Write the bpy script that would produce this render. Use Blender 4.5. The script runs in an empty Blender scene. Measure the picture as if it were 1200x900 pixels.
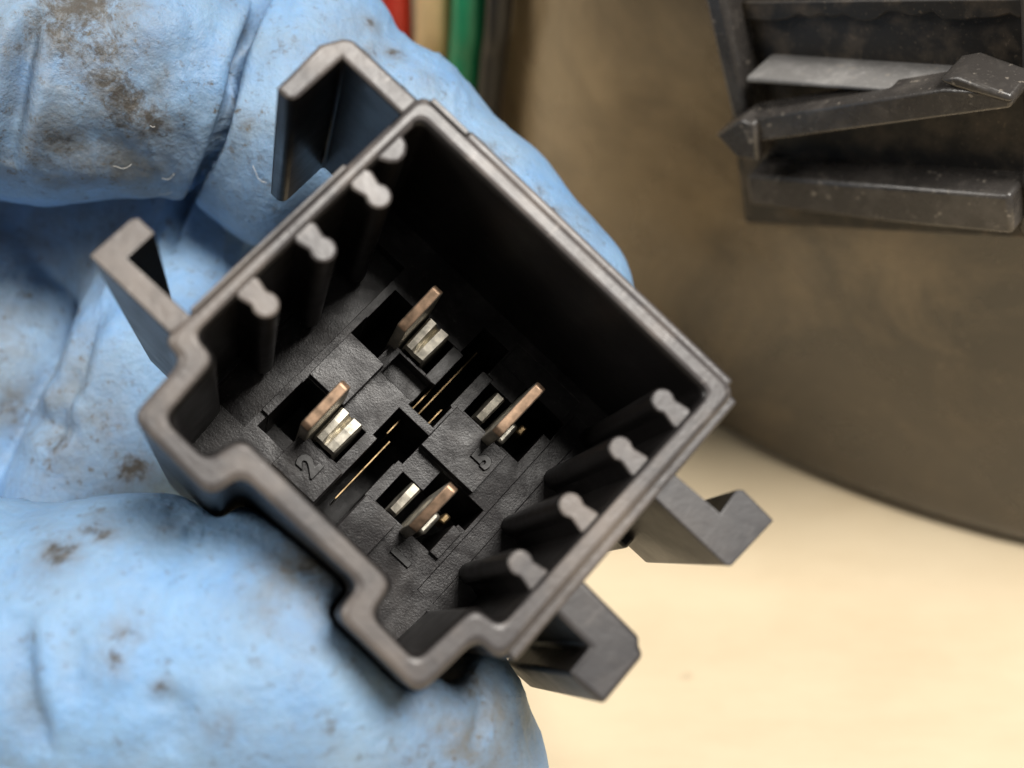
import bpy, bmesh, math
import numpy as np
from mathutils import Vector, Matrix

MM = 0.001
col = bpy.context.scene.collection
sc = bpy.context.scene
# ------------------------------------------------------------------ camera
PITCH = math.radians(50.0)
CAMH = 140.0                       # mm above the bench
FPX = 1445.0                       # focal length in photo pixels (1200 wide)
cam_d = bpy.data.cameras.new('camera')
cam = bpy.data.objects.new('camera', cam_d)
col.objects.link(cam)
cam.location = (0, 0, CAMH * MM)
cam.rotation_euler = (math.radians(90) - PITCH, 0, 0)
cam_d.sensor_width = 36.0
cam_d.lens = 36.0 * FPX / 1200.0
cam_d.clip_start = 0.005
cam_d.clip_end = 20.0
cam_d.dof.use_dof = True
cam_d.dof.focus_distance = 0.107
cam_d.dof.aperture_fstop = 18.5
sc.camera = cam

cp, sp = math.cos(PITCH), math.sin(PITCH)
def c2w(p):
    """camera-frame mm (right, up, depth) -> world mm"""
    p = np.asarray(p, float)
    x, y, z = p[..., 0], p[..., 1], p[..., 2]
    return np.stack([x, y * sp + z * cp, CAMH + y * cp - z * sp], -1)
def dir2w(d):
    return c2w(d) - c2w((0, 0, 0))
def pix(px, py, z):
    return np.array([(px - 600) / FPX * z, -(py - 450) / FPX * z, z])

# ------------------------------------------------------------------ light
world = bpy.data.worlds.new('World')
sc.world = world
world.use_nodes = True
bg = world.node_tree.nodes['Background']
bg.inputs[0].default_value = (1.0, 0.96, 0.90, 1)
bg.inputs[1].default_value = 0.15

def area(name, direction, dist, size, power, colour, target=(0, 0, 105)):
    l = bpy.data.lights.new(name, 'AREA')
    l.shape = 'DISK'
    l.size = size
    l.energy = power
    l.color = colour
    o = bpy.data.objects.new(name, l)
    col.objects.link(o)
    d = dir2w(np.array(direction) / np.linalg.norm(direction))
    t = c2w(target) * MM
    o.location = t + d * dist
    o.rotation_euler = Vector(d).to_track_quat('Z', 'Y').to_euler()
    return o
area('work_lamp', (.37, .54, -.76), 0.62, 0.25, 6.2, (1.0, 0.96, 0.90))
area('side_light', (-.76, .34, -.55), 1.3, 0.55, 9.0, (1.0, 0.96, 0.90))

sc.view_settings.view_transform = 'Standard'
sc.view_settings.look = 'None'
sc.view_settings.exposure = 0.0
sc.view_settings.gamma = 1.0
sc.cycles.use_denoising = True
sc.cycles.max_bounces = 8
sc.render.film_transparent = False

# ------------------------------------------------------------------ material helpers
class NT:
    def __init__(self, name):
        self.m = bpy.data.materials.new(name)
        self.m.use_nodes = True
        self.t = self.m.node_tree
        self.b = self.t.nodes['Principled BSDF']
        self.tc = self.t.nodes.new('ShaderNodeTexCoord')
    def n(self, typ, **kw):
        x = self.t.nodes.new(typ)
        for k, v in kw.items():
            setattr(x, k, v)
        return x
    def l(self, a, b):
        self.t.links.new(a, b)
    def set(self, **kw):
        for k, v in kw.items():
            self.b.inputs[k.replace('_', ' ')].default_value = v
    def noise(self, scale, detail=4, rough=.55, vec=None, stretch=None, dist=0.0):
        x = self.n('ShaderNodeTexNoise')
        x.inputs['Scale'].default_value = scale
        x.inputs['Detail'].default_value = detail
        x.inputs['Roughness'].default_value = rough
        x.inputs['Distortion'].default_value = dist
        v = vec or self.tc.outputs['Object']
        if stretch:
            mp = self.n('ShaderNodeMapping')
            mp.inputs['Scale'].default_value = stretch
            self.l(v, mp.inputs['Vector'])
            v = mp.outputs['Vector']
        self.l(v, x.inputs['Vector'])
        return x.outputs['Fac']
    def ramp(self, fac, stops):
        r = self.n('ShaderNodeValToRGB')
        el = r.color_ramp.elements
        while len(el) < len(stops):
            el.new(0.5)
        for e, (p, c) in zip(el, stops):
            e.position = p
            e.color = c if len(c) == 4 else (*c, 1)
        self.l(fac, r.inputs['Fac'])
        return r.outputs['Color']
    def mix(self, fac, a, b, blend='MIX'):
        x = self.n('ShaderNodeMix', data_type='RGBA', blend_type=blend)
        for s, v in ((x.inputs['Factor'], fac), (x.inputs['A'], a), (x.inputs['B'], b)):
            if hasattr(v, 'links'):
                self.l(v, s)
            elif isinstance(v, (int, float)):
                s.default_value = v
            else:
                s.default_value = (*v, 1) if len(v) == 3 else v
        return x.outputs['Result']
    def math(self, op, a, b=None, clamp=False):
        x = self.n('ShaderNodeMath', operation=op, use_clamp=clamp)
        for s, v in zip(x.inputs, (a, b)):
            if v is None:
                continue
            if hasattr(v, 'links'):
                self.l(v, s)
            else:
                s.default_value = v
        return x.outputs[0]
    def bump(self, h, strength, dist, prev=None):
        x = self.n('ShaderNodeBump')
        x.inputs['Strength'].default_value = strength
        x.inputs['Distance'].default_value = dist
        self.l(h, x.inputs['Height'])
        if prev:
            self.l(prev, x.inputs['Normal'])
        return x.outputs['Normal']
    def normal(self, nrm):
        self.l(nrm, self.b.inputs['Normal'])

def g3(v):
    return (v, v, v)

def plastic(name, base=(0.030, 0.029, 0.029), rough=0.46, grain=1500, gstr=0.35, dust=0.25, dustcol=(0.16, 0.14, 0.12), wear=0, spec=.5, patch=0, speck=0):
    k = NT(name)
    f1 = k.noise(grain, 5, .6)
    f2 = k.noise(260, 4, .6)
    dm = k.ramp(f2, [(.48, g3(0)), (.78, g3(dust))])
    fm = k.ramp(k.noise(2600, 2), [(.62, g3(0)), (.74, g3(dust * .8))])
    dm = k.math('ADD', dm, fm, True)
    cc = k.mix(dm, base, dustcol)
    if speck:
        cc = k.mix(k.ramp(k.noise(1000, 3, .5), [(.66, g3(0)), (.71, g3(speck))]), cc, (0.34, .30, .25))
    if wear:
        wm = k.ramp(k.noise(75, 6, .65, dist=.5), [(.45, g3(0)), (.72, g3(wear))])
        cc = k.mix(wm, cc, (0.27, 0.225, 0.19))
        cc = k.mix(k.ramp(k.noise(1500, 3, .6, stretch=(1, .2, 1)), [(.62, g3(0)), (.72, g3(wear * .6))]), cc, (0.30, 0.27, 0.25))
    k.l(cc, k.b.inputs['Base Color'])
    r = k.math('ADD', k.math('MULTIPLY', k.noise(420, 4), 0.25), rough - .12)
    k.l(r, k.b.inputs['Roughness'])
    k.set(Specular_IOR_Level=spec)
    if patch:
        pr = k.ramp(k.noise(190, 6, .65, dist=.8), [(.40, g3(spec * .35)), (.66, g3(spec * 1.5))])
        k.l(pr, k.b.inputs['Specular IOR Level'])
    k.normal(k.bump(f1, gstr, 0.00006, k.bump(f2, .25, 0.0002)))
    return k.m

M = {}
M['shell'] = plastic('black_moulded_plastic', (0.010, 0.009, 0.009), .36, 1300, .30, .10, (0.06, .055, .05), spec=.38)
M['rim'] = plastic('lit_scuffed_rim_plastic', (0.066, 0.060, 0.060), .38, 1500, .6, .30, (0.16, .145, .138), wear=.60)  # real scuffs, plus a paler base that paints in the rim's sheen
M['hook'] = plastic('lit_hook_top_plastic', (0.042, 0.040, 0.042), .40, 1500, .35, .18, (0.12, .11, .105), wear=.18)  # shell plastic toned up for hook tops, as if lit
M['block'] = plastic('black_terminal_plastic', (0.015, 0.0135, 0.014), .33, 5200, .45, .30, (0.12, .11, .105), spec=.30, patch=.8)
M['clip'] = plastic('black_clip_plastic', (0.044, 0.040, 0.037), .27, 1700, .6, .28, (0.24, .215, .19), speck=.45)
M['pale_bar'] = plastic('pale_grey_plastic', (0.17, 0.165, 0.16), .5, 700, 1.0, .8, (0.33, .32, .31), speck=.4)  # crossbar alone: mottled grey, paler than the other clip parts
M['pit'] = plastic('pitted_black_plastic', (0.016, 0.014, 0.012), .5, 420, 1.0, .7, (0.13, .10, .07))

def metal(name, colour, rough, wear):
    k = NT(name)
    k.set(Metallic=1.0)
    f = k.noise(900, 5, .65, stretch=(1, 1, .35))
    k.l(k.ramp(f, [(.3, tuple(c * wear for c in colour)), (.62, colour)]), k.b.inputs['Base Color'])
    k.l(k.math('ADD', k.math('MULTIPLY', k.noise(1600, 3), .3), rough - .15), k.b.inputs['Roughness'])
    k.normal(k.bump(f, .25, .00005))
    return k.m
M['copper'] = metal('worn_copper', (0.80, 0.56, 0.39), .58, .45)
M['tin'] = metal('tinned_metal', (0.82, 0.77, 0.66), .5, .45)
M['brass'] = metal('aged_brass', (0.34, 0.24, 0.13), .5, .15)

# bench
k = NT('light_wood_laminate')
f = k.noise(60, 5, .65, stretch=(.45, 1.5, 1))
g = k.noise(32, 5, .6)
c = k.mix(k.ramp(f, [(.3, g3(0)), (.75, g3(1))]), (0.66, 0.525, 0.34), (0.77, 0.635, 0.435))
c = k.mix(k.ramp(g, [(.35, g3(0)), (.7, g3(.5))]), c, (0.83, 0.70, 0.49))
spk = k.ramp(k.noise(170, 2, .4), [(.74, g3(0)), (.80, g3(.35))])
c = k.mix(spk, c, (0.30, 0.21, 0.12))
k.l(c, k.b.inputs['Base Color'])
k.set(Roughness=.5)
k.normal(k.bump(k.noise(300, 4, stretch=(.2, 2, 1)), .15, .0003))
M['bench'] = k.m

# round housing
HC = np.array([105.0, 211.3])
HR = 127.9
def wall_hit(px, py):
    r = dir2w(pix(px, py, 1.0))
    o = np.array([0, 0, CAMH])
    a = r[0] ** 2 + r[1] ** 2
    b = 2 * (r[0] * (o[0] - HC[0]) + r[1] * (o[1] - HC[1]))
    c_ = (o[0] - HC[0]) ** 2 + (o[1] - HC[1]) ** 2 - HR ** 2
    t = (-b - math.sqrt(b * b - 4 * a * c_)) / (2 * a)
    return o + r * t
FLANK_LITC = ((wall_hit(650, 90) - np.array([HC[0], HC[1], 0])) * MM).tolist()  # centre of the side light painted on the flank
k = NT('dusty_dark_plastic')
f = k.noise(26, 6, .62, dist=.4)
f2 = k.noise(900, 4)
c = k.mix(k.ramp(f, [(.30, g3(0)), (.74, g3(1))]), (0.018, 0.014, 0.009), (0.070, 0.051, 0.030))
# side light painted in as tan over flank dust, fading round the wall
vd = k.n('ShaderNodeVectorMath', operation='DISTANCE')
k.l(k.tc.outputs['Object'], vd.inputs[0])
vd.inputs[1].default_value = FLANK_LITC
lit_m = k.ramp(k.math('ADD', k.math('MULTIPLY', vd.outputs['Value'], 12.0), k.math('MULTIPLY', k.math('SUBTRACT', k.noise(34, 7, .65, dist=.8), .5), 1.1)), [(.10, g3(1)), (.62, g3(0))])
c = k.mix(k.math('MULTIPLY', lit_m, .85), c, (0.33, 0.24, 0.135))
sw_ = k.ramp(k.noise(48, 8, .7, dist=1.6), [(.50, g3(0)), (.70, g3(.40))])
c = k.mix(sw_, c, (0.12, 0.088, 0.052))
c = k.mix(k.ramp(f2, [(.62, g3(0)), (.75, g3(.30))]), c, (0.22, 0.17, 0.11))
k.l(c, k.b.inputs['Base Color'])
k.l(k.math('ADD', k.math('MULTIPLY', f, .30), .13), k.b.inputs['Roughness'])
k.set(Specular_IOR_Level=0.8)
k.normal(k.bump(k.noise(60, 3), .25, .0012, k.bump(f2, .15, .0001)))
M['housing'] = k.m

# glove
k = NT('blue_nitrile_glove')
at = k.n('ShaderNodeAttribute', attribute_name='grime')
at2 = k.n('ShaderNodeAttribute', attribute_name='stain')
fine = k.noise(1500, 5, .65)
peel = k.noise(850, 4, .6)
n1 = k.noise(420, 10, .78, dist=.8)
n2 = k.noise(120, 5, .6)
n3 = k.noise(1100, 6, .7)
base = k.mix(k.ramp(n2, [(.35, g3(0)), (.7, g3(1))]), (0.170, 0.350, 0.635), (0.270, 0.455, 0.690))
base = k.mix(k.ramp(n3, [(.40, g3(.30)), (.62, g3(0))]), base, (0.21, 0.33, 0.47))
# thin grey film of dust, patchy
film = k.ramp(k.noise(70, 7, .68, dist=.3), [(.44, g3(0)), (.74, g3(.40))])
base = k.mix(film, base, (0.29, 0.31, 0.28))
gm = k.math('MULTIPLY', at.outputs['Fac'], k.ramp(k.noise(210, 8, .7, dist=.4), [(.34, g3(.25)), (.62, g3(1))]))
base = k.mix(k.math('MULTIPLY', gm, .90), base, (0.150, 0.145, 0.122))
# dirt caught in the pores
pm = k.ramp(k.noise(900, 8, .75), [(.555, g3(0)), (.66, g3(1))])
pm = k.math('MULTIPLY', pm, k.math('ADD', k.ramp(k.noise(95, 4), [(.42, g3(.05)), (.66, g3(.75))]), k.math('MULTIPLY', at.outputs['Fac'], .8)), True)
base = k.mix(pm, base, (0.105, 0.092, 0.070))
# brown stains: a thin broken haze with dark grains inside each smudge
hz = k.math('MULTIPLY', k.math('POWER', at2.outputs['Fac'], .8), k.ramp(n1, [(.36, g3(.05)), (.60, g3(1))]))
base = k.mix(k.math('MULTIPLY', hz, .92), base, (0.150, 0.134, 0.108))
sm = k.math('ADD', k.math('MULTIPLY', at2.outputs['Fac'], .75), k.math('ADD', k.math('MULTIPLY', n1, 1.2), k.math('MULTIPLY', n3, 1.5)))
sm = k.ramp(k.math('SUBTRACT', sm, 1.40), [(.38, g3(0)), (.72, g3(.9))])
base = k.mix(sm, base, (0.058, 0.050, 0.040))
k.l(base, k.b.inputs['Base Color'])
k.l(k.math('ADD', k.math('MULTIPLY', film, .22), .47), k.b.inputs['Roughness'])
k.set(Specular_IOR_Level=.45, Subsurface_Weight=.06, Subsurface_Scale=.0015)
k.normal(k.bump(fine, .60, .0003, k.bump(peel, .42, .0003, k.bump(n2, .14, .0008))))
M['glove'] = k.m

def insulation(name, colour):
    k = NT(name)
    f = k.noise(160, 4)
    k.l(k.mix(k.ramp(f, [(.4, g3(0)), (.8, g3(.5))]), colour, tuple(c * .6 for c in colour)), k.b.inputs['Base Color'])
    k.set(Roughness=.42)
    return k.m

# ------------------------------------------------------------------ object helpers
def link(name, me, mat=None, parent=None, smooth=None):
    o = bpy.data.objects.new(name, me)
    col.objects.link(o)
    if mat and not me.materials:
        me.materials.append(mat)
    if parent is not None:
        o.parent = parent
    if smooth:
        for p in me.polygons:
            p.use_smooth = True
    return o

def tag(o, label=None, cat=None, group=None, kind=None):
    for kk, v in (('label', label), ('category', cat), ('group', group), ('kind', kind)):
        if v:
            o[kk] = v
    return o

def empty(name, loc):
    o = bpy.data.objects.new(name, None)
    col.objects.link(o)
    o.location = loc
    o.empty_display_size = .01
    return o

def mesh_from(name, verts, faces):
    me = bpy.data.meshes.new(name)
    me.from_pydata([tuple(v) for v in verts], [], faces)
    bm = bmesh.new()
    bm.from_mesh(me)
    bmesh.ops.recalc_face_normals(bm, faces=bm.faces)
    bm.to_mesh(me)
    bm.free()
    return me

def bevel(o, width, seg=2, angle=35):
    b = o.modifiers.new('bevel', 'BEVEL')
    b.width = width * MM
    b.segments = seg
    b.limit_method = 'ANGLE'
    b.angle_limit = math.radians(angle)
    b.harden_normals = False
    for p in o.data.polygons:
        p.use_smooth = True
    o.data.set_sharp_from_angle(angle=math.radians(50))
    return o

def lattice(p, seed):
    """value noise, p in cells (N,3) -> 0..1"""
    i = np.floor(p).astype(np.int64)
    f = p - i
    f = f * f * (3 - 2 * f)
    out = 0
    for dx in (0, 1):
        for dy in (0, 1):
            for dz in (0, 1):
                h = (i[:, 0] + dx) * 374761393 + (i[:, 1] + dy) * 668265263 + (i[:, 2] + dz) * 1274126177 + seed * 97531
                h = (h ^ (h >> 13)) * 1274126177
                h = (h ^ (h >> 16)) & 0xFFFFF
                w = (f[:, 0] if dx else 1 - f[:, 0]) * (f[:, 1] if dy else 1 - f[:, 1]) * (f[:, 2] if dz else 1 - f[:, 2])
                out = out + w * (h / float(0xFFFFF))
    return out

# ------------------------------------------------------------------ setting: the bench
bm = bmesh.new()
bmesh.ops.create_grid(bm, x_segments=2, y_segments=2, size=0.9)
me = bpy.data.meshes.new('bench_top')
bm.to_mesh(me)
bm.free()
bench = link('bench_top', me, M['bench'])
bench.location = (0.1, 0.25, 0)
tag(bench, kind='structure')

# ------------------------------------------------------------------ the round housing with its clip
housing = empty('round_housing', (HC[0] * MM, HC[1] * MM, 0))
tag(housing, 'large round dark brown-black plastic housing standing on the pale bench', 'housing')
prof = [(HR - 2.6, 0.15), (HR - 1.2, 0.5), (HR - .3, 1.6), (HR, 3.2)]
prof += [(HR, z) for z in np.linspace(6, 84, 14)] + [(HR - .4, 86), (HR - 1.6, 87.4), (HR - 4, 88), (HR - 12, 88.2), (HR - 40, 89), (0.5, 89.5)]
NS = 220
V, F = [], []
for r, z in prof:
    for i in range(NS):
        a = 2 * math.pi * i / NS
        V.append((r * math.cos(a) * MM, r * math.sin(a) * MM, z * MM))
for j in range(len(prof) - 1):
    for i in range(NS):
        F.append((j * NS + i, j * NS + (i + 1) % NS, (j + 1) * NS + (i + 1) % NS, (j + 1) * NS + i))
F.append(tuple(range((len(prof) - 1) * NS, len(prof) * NS)))
F.append(tuple(reversed(range(NS))))
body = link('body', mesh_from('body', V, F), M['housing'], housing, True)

# frame of the clip on the wall
CP = wall_hit(1015, 150)
cn = np.array([CP[0] - HC[0], CP[1] - HC[1], 0.0]); cn /= np.linalg.norm(cn)
# the slot sits square to the picture's right, so its flat turns a little away from the wall
ca = math.radians(-6)
cn = np.array([cn[0] * math.cos(ca) - cn[1] * math.sin(ca), cn[0] * math.sin(ca) + cn[1] * math.cos(ca), 0])
ct = np.array([-cn[1], cn[0], 0.0])
if ct[0] < 0:
    ct = -ct
cz = np.array([0, 0, 1.0])
def onwall(px, py, off):
    """pixel -> (along, up) on the plane parallel to the clip's flat, off mm proud"""
    r = dir2w(pix(px, py, 1.0)); o = np.array([0, 0, CAMH])
    t = ((CP + cn * off - o) @ cn) / (r @ cn)
    p = o + r * t - CP
    return p @ ct, p @ cz
def clip_pt(a, z, o):
    p = CP + ct * a + cz * z + cn * o
    return ((p[0] - HC[0]) * MM, (p[1] - HC[1]) * MM, p[2] * MM)
def clip_prism(name, front, off1, off0, parent=None, mat='clip', bev=.45):
    """front: pixel outline of the front face at off1; drawn back to off0"""
    P = [onwall(x, y, off1) for x, y in front]
    n = len(P)
    V = [clip_pt(a, z, off1) for a, z in P] + [clip_pt(a, z, off0) for a, z in P]
    F = [tuple(range(n)), tuple(range(2 * n - 1, n - 1, -1))] + [(i, (i + 1) % n, n + (i + 1) % n, n + i) for i in range(n)]
    o = link(name, mesh_from(name, V, F), M[mat], parent or housing)
    bevel(o, bev, 2)
    return o
pocket = clip_prism('clip_backplate', [(838, -10), (1212, -10), (1212, 282), (872, 262)], 1.2, -4, mat='pit', bev=.4)
clip_prism('side_wall', [(822, -8), (846, -8), (884, 168), (868, 186)], 5.0, -3, pocket, bev=.6)
rg = np.random.default_rng(9)
clip_prism('upper_lip', [(826, 3), (1205, -2)] + [(x, 14 + 12 * rg.random()) for x in range(1196, 846, -13)], 2.2, -3, pocket, mat='pit', bev=.25)
clip_prism('end_wall', [(1190, -10), (1240, -10), (1240, 285), (1187, 277), (1196, 180)], 3.0, -4, pocket, bev=1.0)
clip_prism('crossbar', [(874, 90), (1185, 114), (1185, 120), (874, 97)], 6.2, 0.4, mat='pale_bar', bev=.5)
ledge = clip_prism('lower_ledge', [(873, 205), (1184, 229), (1187, 276), (1040, 262), (878, 241)], 5.5, -3, bev=.5)
lever = clip_prism('latch_lever', [(866, 141), (1104, 104), (1150, 106), (1186, 116), (1184, 128), (884, 168)], 8.2, 4.2, bev=.35)
clip_prism('latch_tooth', [(838, 158), (868, 140), (884, 146), (888, 190), (862, 184)], 9.0, 5.2, lever, bev=.3)
clip_prism('latch_ramp', [(1098, 94), (1122, 90), (1186, 114), (1184, 122), (1120, 104)], 8.5, 3.6, lever, bev=.4)

# ------------------------------------------------------------------ the relay socket
VPX, VPY = 285.0, 730.0
an = np.array([VPX - 600, -(VPY - 450), FPX]); an /= np.linalg.norm(an)     # depth axis of the socket
P0 = pix(513, 460, 88.0)
def rimpt(px, py):
    r = pix(px, py, 1.0)
    return r * ((an @ P0) / (an @ r))
ST = rimpt(497, 106)
SR = rimpt(868, 460)
au = (SR - ST) / np.linalg.norm(SR - ST)
av = np.cross(au, an)
if av[1] > 0:
    av = -av
def s2c(u, v, w):
    return ST + au * u + av * v + an * w

ORG = (16.4, 16.0, 38.0)
wo = c2w(s2c(*ORG))
bx, bz = dir2w(au), -dir2w(an)
by = np.cross(bz, bx)
SGN = 1.0 if by @ dir2w(av) > 0 else -1.0
socket = empty('relay_socket', (0, 0, 0))
mw = Matrix([[*r] for r in np.stack([bx, by, bz], 1)]).to_4x4()
mw.translation = Vector(wo * MM)
socket.matrix_world = mw
tag(socket, 'square black plastic relay socket with four metal terminals held in the gloved hand', 'connector')
def sl(u, v, w):
    return ((u - ORG[0]) * MM, SGN * (v - ORG[1]) * MM, -(w - ORG[2]) * MM)

def rim_slots(me, face='rim'):  # upturned faces near the rim get the paler, painted-lit copy of the shell
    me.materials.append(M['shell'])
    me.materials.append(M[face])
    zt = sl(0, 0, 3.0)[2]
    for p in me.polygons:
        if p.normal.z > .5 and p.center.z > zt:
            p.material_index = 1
def sprism(name, poly, w0, w1, mat, parent=socket, bev=.25, seg=2, top=None, face='rim'):
    """(u, v) outline drawn from depth w0 to w1"""
    n = len(poly)
    V = [sl(u, v, w0) for u, v in poly] + [sl(u, v, w1) for u, v in (top or poly)]
    F = [tuple(range(n)), tuple(range(2 * n - 1, n - 1, -1))] + [(i, (i + 1) % n, n + (i + 1) % n, n + i) for i in range(n)]
    me = mesh_from(name, V, F)
    if mat == 'shell':
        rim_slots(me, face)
    o = link(name, me, M[mat], parent)
    if bev:
        bevel(o, bev, seg)
    return o

OUT = [(0, 0), (32.6, 0), (32.4, 26.9), (30.1, 27.0), (29.7, 32.4), (21.7, 32.3), (21.5, 29.7), (10.6, 29.8), (10.1, 32.3), (2.4, 32.0), (2.0, 26.9), (0.1, 26.7)]
INN = [(1.35, 1.9), (30.9, 1.9), (30.6, 25.0), (28.3, 25.3), (27.8, 30.7), (23.7, 30.5), (23.3, 27.9), (8.6, 27.7), (8.0, 30.5), (4.3, 30.4), (3.8, 25.1), (1.6, 24.8)]
n = len(OUT)
# rim height wanders a little, as moulded and worn plastic does; walls are cut into short lengths
def densify(A, B, step=2.4):
    a2, b2, k2 = [], [], []
    for i in range(len(A)):
        p, q = np.array(A[i]), np.array(A[(i + 1) % len(A)])
        r, s = np.array(B[i]), np.array(B[(i + 1) % len(B)])
        m = max(1, int(np.linalg.norm(q - p) / step))
        for j in range(m):
            t = j / m
            a2.append(p * (1 - t) + q * t)
            b2.append(r * (1 - t) + s * t)
    return a2, b2
def fillet(A, rad):
    out = []
    for i in range(len(A)):
        p, a, b = np.array(A[i]), np.array(A[i - 1]), np.array(A[(i + 1) % len(A)])
        ra = min(rad, .35 * np.linalg.norm(a - p)); rb = min(rad, .35 * np.linalg.norm(b - p))
        q0 = p + (a - p) / np.linalg.norm(a - p) * ra
        q1 = p + (b - p) / np.linalg.norm(b - p) * rb
        for t in np.linspace(0, 1, 6):
            out.append((1 - t) ** 2 * q0 + 2 * t * (1 - t) * p + t * t * q1)
    return out
OD, ID = densify(fillet(OUT, 1.1), fillet(INN, .95))
nd = len(OD)
rng = np.random.default_rng(4)
V = []
for i in range(nd):
    V.append(sl(OD[i][0], OD[i][1], .0))
for i in range(nd):
    V.append(sl(ID[i][0], ID[i][1], .0))
for i in range(nd):
    V.append(sl(OD[i][0], OD[i][1], 38))
for i in range(nd):
    V.append(sl(ID[i][0], ID[i][1], 36))
F = []
for i in range(nd):
    j = (i + 1) % nd
    F += [(i, j, nd + j, nd + i), (i, j, 2 * nd + j, 2 * nd + i), (nd + i, nd + j, 3 * nd + j, 3 * nd + i)]
F += [tuple(range(2 * nd, 3 * nd)), tuple(range(3 * nd, 4 * nd))]
me = mesh_from('shell', V, F)
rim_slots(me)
shell = link('shell', me, None, socket)
bevel(shell, .6, 3)

# outer lip on two walls
def ubox(name, u0, u1, v0, v1, w0, w1, mat='shell', parent=socket, bev=.25, seg=2):
    return sprism(name, [(u0, v0), (u1, v0), (u1, v1), (u0, v1)], w0, w1, mat, parent, bev, seg)
ubox('outer_lip', 4.4, 32.0, -.7, .25, .75, 9, parent=shell, bev=.3)
ubox('outer_lip', 32.2, 33.3, .3, 26.2, .8, 9, parent=shell, bev=.3)
ubox('flash_line', -.06, .28, 8.6, 24.0, -.2, 2.5, parent=shell, bev=.1)
ubox('flash_line', .9, 4.6, -.12, .35, -.15, 2.5, parent=shell, bev=.1)

# guide ribs: a neck with a round bulb
def rib(u_wall, u_tip, v, r, depth, w0=.15):
    s = 1 if u_tip > u_wall else -1
    c = u_tip - s * r
    pts = [(u_wall - s * .5, v - .85), (u_wall + s * .12, v - 1.05), (c - s * .70 * r, v - .80)]
    for a in np.linspace(-128, 128, 11):
        pts.append((c + s * r * math.cos(math.radians(a)), v + r * math.sin(math.radians(a))))
    pts += [(c - s * .70 * r, v + .80), (u_wall + s * .12, v + 1.05), (u_wall - s * .5, v + .85)]
    seen = []
    for p in pts:
        if not seen or math.hypot(p[0] - seen[-1][0], p[1] - seen[-1][1]) > .08:
            seen.append(p)
    return sprism('guide_rib', seen, w0, depth, 'shell', bev=.3, seg=3)
for v, d in ((8.4, 20.6), (14.2, 20.6), (20.0, 20.6)):
    rib(1.5, 4.3, v, 1.02, d)
for v in (4.6, 9.6, 15.3, 20.9):
    rib(30.8, 27.85, v, 1.02, 20.6, .35)
sprism('wall_pad', [(1.0, 3.6), (2.0, 3.9), (2.5, 4.6), (2.6, 5.4), (2.1, 6.0), (1.0, 6.6)], .12, 20.6, 'shell', bev=.3, seg=3)

# interlocking rails on the two outer sides
RB = .4
sprism('rail_hook', [(.3, .75), (.3, 2.6), (-5.9, 2.6), (-5.9, 7.4), (-6.3, 7.9), (-7.5, 7.9), (-7.8, 3.0), (-7.0, 1.4), (-6.4, .9)], .1, 23.0, 'shell', bev=RB, seg=3)
sprism('rail_hook', [(.4, 24.2), (-5.6, 24.3), (-5.6, 21.7), (-7.2, 21.7), (-7.5, 22.2), (-7.5, 26.0), (.2, 26.1)], .1, 24.0, 'shell', bev=RB, seg=3,
       top=[(.4, 24.2), (-3.0, 24.3), (-3.0, 23.0), (-4.0, 23.0), (-4.2, 23.2), (-4.2, 26.0), (.2, 26.1)])
sprism('rail_hook', [(32.2, 8.0), (37.7, 7.7), (37.5, 5.5), (37.9, 5.1), (41.2, 5.2), (40.9, 10.1), (40.5, 10.4), (32.2, 10.4)], 1.0, 17.0, 'shell', bev=RB, seg=3,
       top=[(32.2, 8.0), (37.7, 7.7), (37.4, 6.2), (37.7, 6.0), (39.6, 6.0), (39.4, 10.1), (39.2, 10.3), (32.2, 10.4)], face='hook')
sprism('rail_web', [(32.2, 8.6), (36.6, 8.6), (36.6, 11.4), (32.2, 11.4)], 14.0, 25.0, 'shell', bev=.3)
sprism('rail_hook', [(32.2, 18.5), (39.0, 18.7), (39.4, 19.2), (40.1, 19.5), (40.1, 24.1), (36.7, 24.2), (36.7, 21.7), (32.2, 21.7)], 1.0, 23.5, 'shell', bev=RB, seg=3, face='hook')

# terminal block: one stepped moulding with the four chambers and the slot
BASE, DEEP = 20.3, 35.4
rects = [  # u0,u1,v0,v1,w  (later ones win)
    (7.0, 11.0, 13.0, 18.1, 18.9), (10.1, 14.9, 22.3, 25.8, 19.0), (17.7, 21.2, 22.2, 27.0, 19.0), (18.1, 24.2, 11.3, 15.9, 18.9),
    (26.4, 28.2, 4.0, 25.0, 20.5), (2.0, 6.2, 5.0, 25.0, 22.2), (18.3, 25.9, 2.8, 5.2, 20.5),
    (11.2, 15.0, 11.0, 13.4, 22.6), (15.0, 17.6, 3.9, 27.4, DEEP), (15.4, 18.1, 3.9, 7.0, DEEP), (14.5, 18.1, 14.6, 18.0, DEEP), (14.9, 17.8, 11.2, 13.8, DEEP),
    (14.5, 18.1, 13.8, 14.6, 20.3),
    (7.0, 14.2, 7.1, 10.7, DEEP), (6.9, 10.1, 10.7, 12.9, DEEP),
    (7.0, 13.9, 18.2, 21.9, DEEP), (6.9, 10.1, 21.9, 24.2, DEEP - 6),
    (18.8, 25.4, 7.3, 10.8, DEEP), (21.5, 26.2, 5.3, 7.3, DEEP),
    (18.6, 25.2, 18.5, 21.95, DEEP), (21.0, 26.0, 16.1, 18.5, DEEP),
    (14.2, 15.4, 7.1, 10.9, 20.4), (13.9, 15.0, 17.9, 22.3, 20.3), (17.6, 18.8, 6.9, 11.3, 20.4), (17.5, 18.6, 18.5, 22.2, 20.3),
    (6.2, 7.0, 18.8, 23.0, 19.7), (24.9, 25.9, 18.9, 22.0, 19.7)]
us = sorted({0.9, 31.5} | {r[0] for r in rects} | {r[1] for r in rects})
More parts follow.
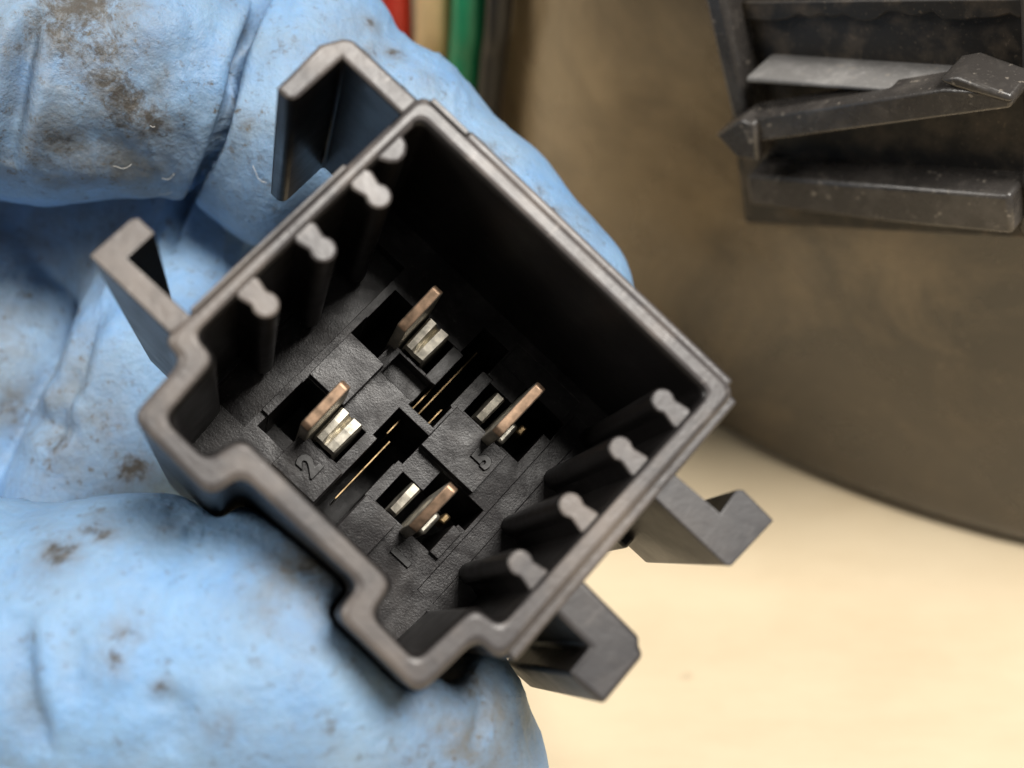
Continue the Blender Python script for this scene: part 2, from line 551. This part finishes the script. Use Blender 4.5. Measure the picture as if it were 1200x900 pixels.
vs = sorted({1.2, 28.6, 31.2} | {r[2] for r in rects} | {r[3] for r in rects})
def hw(a, b):
    w = BASE
    for r in rects:
        if r[0] < a < r[1] and r[2] < b < r[3]:
            w = r[4]
    return w
W = [[hw((us[i] + us[i + 1]) / 2, (vs[j] + vs[j + 1]) / 2) for j in range(len(vs) - 1)] for i in range(len(us) - 1)]
bm = bmesh.new()
cache = {}
def bv(u, v, w):
    kk = (round(u, 4), round(v, 4), round(w, 4))
    if kk not in cache:
        cache[kk] = bm.verts.new(sl(*kk))
    return cache[kk]
def bf(*p):
    try:
        bm.faces.new([bv(*q) for q in p])
    except ValueError:
        pass
nu, nv = len(us) - 1, len(vs) - 1
def inside(i, j):
    a, b = (us[i] + us[i + 1]) / 2, (vs[j] + vs[j + 1]) / 2
    if b > 28.6:
        return 3.0 < a < 9.2 or 22.6 < a < 28.9
    if b > 25.9:
        return 2.9 < a < 29.2
    return True
for i in range(nu):
    for j in range(nv):
        if not inside(i, j):
            W[i][j] = None
for i in range(nu):
    for j in range(nv):
        w = W[i][j]
        if w is None:
            continue
        bf((us[i], vs[j], w), (us[i + 1], vs[j], w), (us[i + 1], vs[j + 1], w), (us[i], vs[j + 1], w))
        if i + 1 < nu and W[i + 1][j] is not None and W[i + 1][j] != w:
            x = W[i + 1][j]
            bf((us[i + 1], vs[j], w), (us[i + 1], vs[j + 1], w), (us[i + 1], vs[j + 1], x), (us[i + 1], vs[j], x))
        if j + 1 < nv and W[i][j + 1] is not None and W[i][j + 1] != w:
            x = W[i][j + 1]
            bf((us[i], vs[j + 1], w), (us[i + 1], vs[j + 1], w), (us[i + 1], vs[j + 1], x), (us[i], vs[j + 1], x))
bmesh.ops.recalc_face_normals(bm, faces=bm.faces)
up = sum((f.normal.z for f in bm.faces))
if up < 0:
    bmesh.ops.reverse_faces(bm, faces=bm.faces)
bmesh.ops.dissolve_limit(bm, angle_limit=.01, verts=bm.verts, edges=bm.edges)
me = bpy.data.meshes.new('terminal_block')
bm.to_mesh(me)
bm.free()
block = link('terminal_block', me, M['block'], socket)
bevel(block, .16, 2)

# terminals: upright blade with a copper-worn edge, and a rolled spring beside it
def blade(u, v0, v1, w_far, w_near, lean, mat2):
    """edge runs from (v0, w_far) to (v1, w_near); foot at w 27"""
    t = .48
    prof = [(v0, w_far + .5), (v0 + .45, w_far), (v1 - .4, w_near), (v1, w_near + .5), (v1 + .1, 20.5), (v1 + .1, 27), (v0, 27), (v0, 20.5)]
    m = len(prof)
    def uu(w):
        return u + lean * (20 - w) / 8
    V = [sl(uu(w) - t, v, w) for v, w in prof] + [sl(uu(w) + t, v, w) for v, w in prof]
    F = [tuple(range(m)), tuple(range(2 * m - 1, m - 1, -1))] + [(i, (i + 1) % m, m + (i + 1) % m, m + i) for i in range(m)]
    me = mesh_from('blade', V, F)
    me.materials.append(M['tin'])
    me.materials.append(M['copper'])
    for p in me.polygons:
        if p.normal.z > .6:
            p.material_index = 1
    return me
def spring(u0, u1, v0, v1, w, lobes=2):
    """folded contact tab: flat facets with a V-notch that runs out along v"""
    L = u1 - u0
    if lobes == 2:
        prof = [(0, 5.5), (.02, .35), (.10, .05), (.34, .0), (.47, 1.0), (.58, .15), (.90, 0), (.97, .25), (1.0, 5.5)]
    else:
        prof = [(0, 5.5), (.04, .3), (.2, 0), (.8, .1), (.96, .4), (1.0, 5.5)]
    V, F = [], []
    T = (0, .35, .7, .93, 1.0)
    for t in T:
        v = v0 + (v1 - v0) * t
        for q, d in prof:
            dd = d
            if lobes == 2 and q == .47:
                dd = d * (1 - .8 * t)
            V.append(sl(u0 + L * (.5 + (q - .5) * (1 - .10 * t)), v, w + dd + .5 * t * t + (.5 if t == 1.0 else 0)))
    m = len(prof)
    for a_ in range(len(T) - 1):
        for i in range(m - 1):
            F.append((a_ * m + i, a_ * m + i + 1, (a_ + 1) * m + i + 1, (a_ + 1) * m + i))
    return mesh_from('spring', V, F)
terms = [(10.25, 6.5, 11.0, 12.2, 13.4, .0, (10.9, 13.5, 7.2, 10.6, 18.6)),
         (10.3, 17.6, 22.5, 12.6, 13.6, .0, (10.9, 13.5, 18.3, 21.8, 18.6)),
         (22.0, 6.4, 11.9, 12.4, 13.6, .0, (19.7, 20.9, 7.5, 10.5, 20.2)),
         (22.3, 17.7, 22.4, 12.4, 14.0, .0, (19.7, 20.9, 18.6, 21.7, 20.2))]
for k_, (u, v0, v1, wf, wn, ln, s_) in enumerate(terms):
    t_ = link('terminal', blade(u, v0, v1, wf, wn, ln, None), None, socket)
    bevel(t_, .14, 2)
    sp_ = link('spring', spring(*s_, lobes=2 if k_ < 2 else 1), M['tin'], t_)
    so = sp_.modifiers.new('thick', 'SOLIDIFY')
    so.thickness = .16 * MM
    if k_ >= 2:
        ubox('spring', u + .45, u + 1.3, v1 - 3.2, v1 - .9, 19.0, 26, 'tin', t_, .3)
        ubox('solder_bead', u + 1.4, u + 2.1, v1 - 4.0, v1 - 3.0, 20.5, 24, 'brass', t_, .2)

# thin bus strips standing in the slot
for u, v0, v1, w, in ((16.05, 5.2, 13.2, 22.5), (15.35, 8.9, 13.4, 22.0), (15.9, 16.8, 23.8, 22.5), (17.3, 11.4, 13.5, 22.6), (15.25, 14.9, 16.6, 21.6)):
    o = ubox('bus_strip', u - .05, u + .05, v0, v1, w + .8, 30, 'brass', bev=0)

# moulded digits
def digit(ch, u, v, size):
    cu = bpy.data.curves.new('digit', 'FONT')
    cu.body = ch
    cu.size = size * MM
    cu.extrude = .22 * MM
    cu.bevel_depth = .06 * MM
    cu.offset = .10 * MM
    cu.resolution_u = 3
    cu.align_x = 'CENTER'
    cu.align_y = 'CENTER'
    tmp = bpy.data.objects.new('digit_tmp', cu)
    col.objects.link(tmp)
    dg = bpy.context.evaluated_depsgraph_get()
    me = bpy.data.meshes.new_from_object(tmp.evaluated_get(dg))
    bpy.data.objects.remove(tmp)
    # text right runs along -v, text up along -u
    ex = Vector((0, -SGN, 0)); ey = Vector((-1, 0, 0)); ez = Vector((0, 0, 1))
    if ex.cross(ey).z < 0:
        ey = -ey
    R3 = Matrix((ex, ey, ez)).transposed().to_4x4()
    R3.translation = Vector(sl(u, v, hw(u, v) - .02))
    me.transform(R3)
    me.materials.clear()
    o = link('moulded_digit', me, M['shell'], socket)
    return o
digit('2', 12.5, 23.8, 2.7)
digit('1', 23.6, 24.0, 2.6)
digit('5', 22.9, 13.2, 2.3)

# ------------------------------------------------------------------ the gloved hand: one skin grown from a distance field
def chain(pts, kk):
    """pts: (px, py, depth mm, radius mm)"""
    return [(pix(p[0], p[1], p[2]), p[3]) for p in pts], kk
chains = [
    chain([(-560, 120, 150, 14.5), (-150, 85, 124, 12.2), (60, 88, 121, 12.0), (170, 82, 122, 12.3)], 3.0),     # index, first lengths
    chain([(372, 58, 127, 8.2), (362, 146, 128, 13.2), (462, 158, 127.5, 8.5), (565, 248, 126.5, 7.6), (655, 346, 126, 7.8)], 3.0),   # index, last length
    chain([(-520, 330, 165, 14), (-80, 215, 158, 11), (245, 300, 144, 13), (205, 430, 133, 10.6), (112, 600, 132, 10)], 2.0),   # middle, curled
    chain([(-560, 470, 168, 13), (-220, 260, 162, 10.5), (20, 315, 148, 9.6), (0, 430, 138, 9.6), (-75, 590, 134, 9)], 2.0),      # ring
    chain([(-580, 580, 168, 11), (-300, 400, 164, 9), (-160, 380, 152, 8.2), (-170, 480, 144, 8.2), (-220, 590, 140, 7.6)], 2.0),  # little
    chain([(-620, 640, 128, 17), (-300, 770, 112, 15), (-60, 780, 102, 13.0), (160, 770, 99.5, 12.3), (335, 784, 99.5, 12.6), (448, 875, 102, 11.6), (492, 922, 104, 10.8)], 4.0),   # thumb
    chain([(-560, 220, 160, 17), (-580, 480, 160, 18), (-900, 360, 158, 22), (-1150, 380, 160, 24)], 8.0),     # palm
    chain([(-900, 360, 158, 22), (-1250, 420, 165, 25), (-1500, 430, 172, 26)], 8.0),
]
h = 0.65
lo = np.array([-262.0, -62.0, 80.0])
hi = np.array([16.0, 60.0, 186.0])
lo[0] = -160
NXYZ = np.ceil((hi - lo) / h).astype(int)
ax = [lo[i] + h * np.arange(NXYZ[i]) for i in range(3)]
X = ax[0][:, None, None].astype(np.float32)
Y = ax[1][None, :, None].astype(np.float32)
Z = ax[2][None, None, :].astype(np.float32)
def smin(a, b, kk):
    hh = np.clip(.5 + .5 * (b - a) / kk, 0, 1)
    return b + (a - b) * hh - kk * hh * (1 - hh)
def cone(a, ra, b, rb, x, y, z):
    d = b - a
    L2 = float(d @ d)
    t = np.clip(((x - a[0]) * d[0] + (y - a[1]) * d[1] + (z - a[2]) * d[2]) / L2, 0, 1)
    q = np.sqrt((x - a[0] - t * d[0]) ** 2 + (y - a[1] - t * d[1]) ** 2 + (z - a[2] - t * d[2]) ** 2)
    return q - (ra + t * (rb - ra))
def box_sdf(u0, u1, v0, v1, w0, w1, x, y, z):
    rx, ry, rz = x - ST[0], y - ST[1], z - ST[2]
    u = rx * au[0] + ry * au[1] + rz * au[2]
    v = rx * av[0] + ry * av[1] + rz * av[2]
    w = rx * an[0] + ry * an[1] + rz * an[2]
    return np.maximum(np.maximum(np.maximum(u0 - u, u - u1), np.maximum(v0 - v, v - v1)), np.maximum(w0 - w, w - w1))
D = np.full(tuple(NXYZ), 60.0, np.float32)
for ci, (pts, kk) in enumerate(chains):
    d = None
    for (a, ra), (b, rb) in zip(pts[:-1], pts[1:]):
        m0 = np.minimum(a - ra, b - rb) - 9
        m1 = np.maximum(a + ra, b + rb) + 9
        s = [slice(max(0, int((m0[i] - lo[i]) / h)), max(0, min(NXYZ[i], int((m1[i] - lo[i]) / h) + 2))) for i in range(3)]
        if any(q.stop <= q.start for q in s):
            continue
        e = cone(a, ra, b, rb, X[s[0]], Y[:, s[1]], Z[:, :, s[2]])
        D_ = D[s[0], s[1], s[2]] if d is None else d[s[0], s[1], s[2]]
        if d is None:
            d = np.full(tuple(NXYZ), 60.0, np.float32)
            D_ = d[s[0], s[1], s[2]]
        d[s[0], s[1], s[2]] = smin(D_, e, kk)
    # neighbours: soft at the palm, a tight crease between fingers
    D = smin(D, d, .3 if ci == 1 else 1.0 if ci < 6 else 7.0)
    del d
for bxs in ((0, 32.6, 0, 29.75, -8, 38), (2.0, 10.7, 20, 32.35, -8, 38), (21.4, 30.2, 20, 32.4, -8, 38), (32, 33.4, 0, 27, .5, 9), (-7.9, .3, .7, 8.0, -5, 23.2), (-7.6, .3, 21.6, 26.2, -5, 24.2)):
    D = -smin(-D, box_sdf(*bxs, X, Y, Z) - .05, .7)

def surface_nets(D):
    S = D < 0
    nx, ny, nz = D.shape
    c = np.zeros((nx - 1, ny - 1, nz - 1), np.uint8)
    for dx in (0, 1):
        for dy in (0, 1):
            for dz in (0, 1):
                c += S[dx:nx - 1 + dx, dy:ny - 1 + dy, dz:nz - 1 + dz]
    act = (c > 0) & (c < 8)
    idx = np.argwhere(act)
    ids = np.full(act.shape, -1, np.int64)
    ids[act] = np.arange(len(idx))
    acc = np.zeros((len(idx), 3)); cnt = np.zeros(len(idx))
    i0, j0, k0 = idx.T
    val = {}
    for dx in (0, 1):
        for dy in (0, 1):
            for dz in (0, 1):
                val[dx, dy, dz] = D[i0 + dx, j0 + dy, k0 + dz].astype(float)
    for a in val:
        for axis in range(3):
            if a[axis] == 0:
                b = tuple(1 if q == axis else a[q] for q in range(3))
                va, vb = val[a], val[b]
                m = (va < 0) != (vb < 0)
                t = np.where(m, va / np.where(m, va - vb, 1), 0)
                p = np.zeros((len(idx), 3)) + np.array(a)
                p[:, axis] += t
                acc[m] += p[m]
                cnt[m] += 1
    P = idx + acc / cnt[:, None]
    F = []
    for axis in range(3):
        sl1 = [slice(1, s - 1) for s in D.shape]
        sl1[axis] = slice(0, D.shape[axis] - 1)
        sl2 = list(sl1); sl2[axis] = slice(1, D.shape[axis])
        A, B = S[tuple(sl1)], S[tuple(sl2)]
        e = np.argwhere(A != B)
        flip = A[A != B]
        off = np.ones(3, int); off[axis] = 0
        e = e + off
        o1, o2 = [q for q in range(3) if q != axis]
        def cid(d1, d2):
            q = e.copy(); q[:, o1] -= d1; q[:, o2] -= d2
            return ids[q[:, 0], q[:, 1], q[:, 2]]
        q = np.stack([cid(1, 1), cid(0, 1), cid(0, 0), cid(1, 0)], 1)
        if axis == 1:
            flip = ~flip
        q[~flip] = q[~flip][:, ::-1]
        F.append(q)
    return P, np.concatenate(F)
P, FQ = surface_nets(D)
P = lo + P * h
del D, X, Y, Z
me = bpy.data.meshes.new('hand_base')
me.vertices.add(len(P))
me.vertices.foreach_set('co', (P).ravel())
me.loops.add(FQ.size)
me.loops.foreach_set('vertex_index', FQ.ravel().astype(np.int32))
me.polygons.add(len(FQ))
me.polygons.foreach_set('loop_start', np.arange(0, FQ.size, 4, dtype=np.int32))
me.update(calc_edges=True)
me.validate()
tmp = bpy.data.objects.new('hand_tmp', me)
col.objects.link(tmp)
md = tmp.modifiers.new('smooth', 'SMOOTH'); md.factor = .5; md.iterations = 3
md = tmp.modifiers.new('sub', 'SUBSURF'); md.levels = 1; md.render_levels = 1
dg = bpy.context.evaluated_depsgraph_get()
hand_me = bpy.data.meshes.new_from_object(tmp.evaluated_get(dg))
bpy.data.objects.remove(tmp)
N = len(hand_me.vertices)
P = np.empty(N * 3); hand_me.vertices.foreach_get('co', P); P = P.reshape(-1, 3)
NR = np.empty(N * 3); hand_me.vertices.foreach_get('normal', NR); NR = NR.reshape(-1, 3)
if (NR * (P - P.mean(0))).sum() < 0:
    hand_me.flip_normals(); NR = -NR
sx = 600 + FPX * P[:, 0] / P[:, 2]
sy = 450 - FPX * P[:, 1] / P[:, 2]
facing = NR[:, 2] < .25
# which vertices belong to which visible length
def anchor(px, py):
    m = np.where((np.abs(sx - px) < 9) & (np.abs(sy - py) < 9) & facing)[0]
    if len(m) == 0:
        return None
    return P[m[np.argmin(P[m, 2])]]
disp = np.zeros(N)
def dist_line(poly):
    """3-D distance from every vertex to a fold line that lies on the glove"""
    A = [anchor(*p) for p in poly]
    A = [a for a in A if a is not None]
    best = np.full(N, 1e9); side = np.zeros(N)
    ns = max(1, len(A) - 1)
    for ii, (a, b) in enumerate(zip(A[:-1], A[1:])):
        d = b - a
        t = np.clip(((P - a) @ d) / (d @ d + 1e-9), 0, 1)
        r = P - a - t[:, None] * d
        q = np.sqrt((r ** 2).sum(1))
        s = (r[:, 0] * d[1] - r[:, 1] * d[0]) / (np.sqrt((d ** 2).sum()) + 1e-9)
        m = q < best
        best[m] = q[m]; side[m] = ((ii + t) / ns)[m]
    return best, side
# folds and puckers: (polyline, half width mm, depth mm, shoulder mm)
folds = [
    ([(48, 4), (38, 70), (28, 130), (12, 205)], .9, 1.5, .7),
    ([(70, 8), (72, 60), (64, 110)], 1.4, .5, .3),
    ([(16, 706), (20, 770), (30, 850), (44, 895)], 1.1, 1.0, .35),
    ([(66, 705), (74, 770), (84, 830)], 1.2, .5, .25),
    ([(186, 800), (200, 840), (190, 895)], 1.2, .5, .2),
    ([(120, 345), (85, 430), (45, 520)], 1.2, .9, .4),
    ([(10, 470), (60, 495), (90, 500)], 1.2, .7, .3),
    ([(245, 40), (200, 90), (175, 150)], 1.6, .35, .25),
    ([(60, 190), (120, 175), (190, 195)], 1.6, .4, .3),
    ([(560, 880), (572, 820), (566, 785)], .7, .35, .2),
]
crev = np.zeros(N)
for poly, wd, dp, sh in folds:
    q, s = dist_line(poly)
    s = np.clip(np.minimum(s, 1 - s) * 4, 0, 1) ** .7
    q = q + .25 * (lattice(P / 2.0 + 40, 31) - .5)
    crev = np.maximum(crev, s * min(1, dp) * np.exp(-(q / (1.3 * wd)) ** 2))
    disp += s * (-dp * np.exp(-(q / wd) ** 2) + sh * np.exp(-((q - 2.2 * wd) / (1.1 * wd)) ** 2))
# the deep flexion crease across the index finger: a clean cut, the length by the palm bulging over it
cd_ = (sx - 262) * .939 + (sy - 130) * .343 + 5 * np.sin(sy / 34.0)
cm_ = facing * (sy < 300) * (sy > -120) * np.clip((300 - sy) / 60, 0, 1) * (P[:, 2] < 132)
disp += cm_ * (-2.6 * np.exp(-(cd_ / 5.0) ** 2) + np.where(cd_ < 0, .75 * np.exp(-((cd_ + 17) / 12) ** 2), .25 * np.exp(-((cd_ - 14) / 9) ** 2)))
# loose film: broad undulation, stretched ripples
A1 = lattice(P / 9.0, 3) - .5
A2 = lattice(P / 4.2 + 31, 5) - .5
A3 = lattice(P / np.array([1.6, 2.6, 2.2]) + 11, 8) - .5
A4 = lattice(P / .9 + 77, 9) - .5
disp += .42 * A1 + .13 * A2 + .06 * A3 + .04 * A4
# fine cross wrinkles in patches, where the film is slack
R1 = 1 - np.abs(2 * lattice(P / np.array([1.7, 7.0, 6.0]) + 3, 21) - 1)
R2 = 1 - np.abs(2 * lattice(P / np.array([1.0, 4.0, 4.0]) + 9, 22) - 1)
MK = np.clip((lattice(P / 11.0 + 50, 23) - .42) * 4, 0, 1)
disp += MK * (.22 * (R1 ** 3 - .3) + .12 * (R2 ** 3 - .3))
# rolled, puckered lower edge of the index length by the palm
a = anchor(110, 225)
if a is not None:
    q = np.sqrt(((P - a) * np.array([.35, 1.2, .6]) ) ** 2 @ np.ones(3))
    disp += .9 * (lattice(P * np.array([.30, .12, .2]) + 5, 12) - .35) * np.exp(-(q / 6) ** 2)
# keep the film off the socket
din = np.full(N, 99.0)
for bxs in ((-8.2, 33.6, -.4, 30.0, -8, 38.3), (1.8, 30.4, 20, 32.6, -8, 38.3),):
    din = np.minimum(din, box_sdf(*bxs, P[:, 0], P[:, 1], P[:, 2]))
disp *= np.clip((din + .2) / 1.6, 0, 1) 
P = P + NR * disp[:, None]
# grime: grey wear on the rubbing places; stains: brown smudges
grime = .55 * crev + .5 * cm_ * np.exp(-(cd_ / 8.0) ** 2); stain = np.zeros(N)
for px, py, r, s in [(110, 60, 9, .8), (150, 150, 9, .85), (60, 190, 9, .9), (150, 215, 8, 1.0), (200, 120, 7, .5), (285, 170, 9, .5), (300, 230, 6, .5), (350, 60, 8, .35), (420, 40, 6, .5), (560, 180, 7, .3), (370, 660, 6, 1.0), (395, 665, 4, 1.0),
                     (575, 830, 5, 1.0), (560, 870, 7, 1.0), (530, 850, 6, .9), (575, 885, 7, 1.0), (330, 640, 6, .5), (90, 600, 8, .35), (60, 440, 9, .8), (20, 400, 9, .8), (100, 500, 8, .6), (90, 560, 8, .6), (100, 290, 10, .8), (30, 280, 10, .8), (100, 120, 9, .5), (190, 190, 7, .6), (270, 250, 7, .4), (690, 260, 3, .6), (20, 470, 7, .8), (330, 890, 8, .3)]:
    a = anchor(px, py)
    if a is not None:
        grime = np.maximum(grime, s * np.exp(-((P - a) ** 2).sum(1) / r ** 2))
for px, py, r, s in [(95, 5, 5.5, 1.0), (85, 45, 4.5, .8), (125, 50, 4, .8), (140, 105, 3.2, .85), (160, 135, 3.0, 1.0), (185, 152, 2.6, .9), (80, 175, 4, .6), (30, 60, 4, .5), (130, 180, 4, .5), (65, 640, 1.8, 1.0), (100, 610, 1.2, .85), (125, 616, 1.2, .8), (108, 592, 1.0, .8),
                     (205, 612, 1.0, .5), (160, 555, 2.2, .95), (60, 515, 2.4, .75), (130, 490, 1.6, .6), (150, 735, 1.5, .7), (138, 770, 1.2, .7), (192, 815, .8, .8), (268, 860, 1.0, .7), (320, 715, .8, .8),
                     (435, 55, 1.1, .8), (470, 55, 1.1, .85), (440, 20, 1.0, .6), (575, 165, 1.0, .8), (600, 180, .8, .7), (655, 240, 1.2, .85), (640, 215, .8, .6), (510, 85, 1.2, .5),
                     (375, 655, 2.2, .9), (405, 668, 1.8, .9), (350, 640, 1.5, .6), (20, 480, 2, .7), (560, 785, .9, .9), (590, 830, 1.5, .5), (545, 850, 1.5, .45), (285, 150, 1.2, .5), (365, 150, 1, .5)]:
    a = anchor(px, py)
    if a is not None:
        stain = np.maximum(stain, s * np.exp(-((P - a) ** 2).sum(1) / r ** 2))
PW = c2w(P) * MM
orig = PW.mean(0)
hand_me.vertices.foreach_set('co', (PW - orig).ravel())
# camera frame (right, up, depth) is left-handed: turn the faces round
hand_me.flip_normals()
for nm, arr in (('grime', grime), ('stain', stain)):
    at_ = hand_me.attributes.new(nm, 'FLOAT', 'POINT')
    at_.data.foreach_set('value', arr.astype(np.float32))
hand_me.update()
hand = link('gloved_hand', hand_me, M['glove'], None, True)
hand.location = orig
tag(hand, 'hand in a dirt-smudged light blue glove pinching the black socket between finger and thumb', 'hand')

# ------------------------------------------------------------------ wires behind the hand
def tube(name, pts, r, mat, parent=None, seg=14):
    V, F = [], []
    pts = [np.array(p, float) for p in pts]
    for i, p in enumerate(pts):
        t = pts[min(i + 1, len(pts) - 1)] - pts[max(i - 1, 0)]
        t /= np.linalg.norm(t)
        s = np.cross(t, (0, 1, .01)); s /= np.linalg.norm(s)
        q = np.cross(t, s)
        for j in range(seg):
            a = 2 * math.pi * j / seg
            V.append((p + r * (math.cos(a) * s + math.sin(a) * q)) * MM)
    for i in range(len(pts) - 1):
        for j in range(seg):
            F.append((i * seg + j, i * seg + (j + 1) % seg, (i + 1) * seg + (j + 1) % seg, (i + 1) * seg + j))
    F += [tuple(range(seg)), tuple(range((len(pts) - 1) * seg, len(pts) * seg))]
    return link(name, mesh_from(name, V, F), mat, parent, True)
def spline(P, m=40):
    P = [np.array(p, float) for p in P]
    P = [2 * P[0] - P[1]] + P + [2 * P[-1] - P[-2]]
    out = []
    for i in range(1, len(P) - 2):
        for t in np.linspace(0, 1, m // (len(P) - 3), endpoint=False):
            a, b, c_, d = P[i - 1], P[i], P[i + 1], P[i + 2]
            out.append(.5 * ((2 * b) + (c_ - a) * t + (2 * a - 5 * b + 4 * c_ - d) * t * t + (3 * b - a - 3 * c_ + d) * t ** 3))
    out.append(P[-2])
    return out
wires = [('red', (0.55, 0.035, 0.02), 462, 468, 163, 2.2), ('cream', (0.72, 0.52, 0.27), 509, 503, 160, 2.35), ('green', (0.012, 0.26, 0.12), 551, 541, 157, 2.3), ('black', (0.02, 0.018, 0.016), 586, 572, 153, 1.7)]
for nm, cl, x0, x1, z, r in wires:
    a = c2w(pix(x0, -10, z)); b = c2w(pix(x1, 130, z + 16)); b2 = a + (b - a) * .5
    up_ = a + (a - b) * 1.0 + np.array([0, 6, 16])
    dn = b + (b - a) * .9
    fl = np.array([dn[0] - 14, dn[1] + 12, max(r + .1, 6)])
    dn[2] = max(dn[2], 10)
    end = np.array([dn[0] - 60, dn[1] + 22 + (x0 - 460) * .06, r + .1])
    end2 = end + np.array([-60, 10, 0])
    w = tube('wire', spline([up_, a, b2, b, dn, fl, end, end2], 84), r, insulation(nm + '_insulation', cl))
    tag(w, nm + ' insulated wire hanging behind the gloved fingers beside the dark housing', 'wire', 'wires hanging behind the hand')

# ------------------------------------------------------------------ lint stuck to the glove
def fibre(px, py, dx, dy, bend, r=.022):
    m = np.where((np.abs(sx - px) < 7) & (np.abs(sy - py) < 7) & facing)[0]
    if len(m) == 0:
        return
    i = m[np.argmin(P[m, 2])]
    p, nr = P[i], NR[i]
    t = np.array([dx, -dy, 0.0]) / FPX * p[2]
    t = t - nr * (t @ nr)
    b = np.cross(nr, t)
    pts = [c2w(p + t * (q - .5) + b * bend * (1 - 4 * (q - .5) ** 2) + b * .05 * math.sin(q * 7 + px) + nr * (.1 + .12 * math.sin(q * 3.1))) for q in np.linspace(0, 1, 9)]
    o = tube('lint_fibre', pts, r, M['lint'], None, 6)
    return o
k = NT('pale_lint')
k.l(k.ramp(k.noise(500, 2), [(.3, (.6, .57, .5)), (.7, (.85, .83, .78))]), k.b.inputs['Base Color'])
k.set(Roughness=.7)
M['lint'] = k.m
FIB = [((148, 198, 22, 4, .12), 'curved pale lint fibre on the grey-smudged blue finger length, beside a brown stain'),
       ((200, 210, 14, -8, .2), 'short straight pale lint fibre on the blue glove next to the deep finger crease'),
       ((200, 226, 18, -9, -.08), 'bowed pale lint fibre near the lower end of the deep finger crease'),
       ((298, 210, 12, 24, .14), 'long pale lint fibre on the blue fingertip length beside the upper rail hook'),
       ((185, 152, 6, 2, .1), 'tiny pale lint speck at the edge of the brown stain on the blue finger')]
for a_, lb in FIB:
    o = fibre(*a_)
    if o:
        tag(o, lb, 'lint', 'lint fibres on the glove')
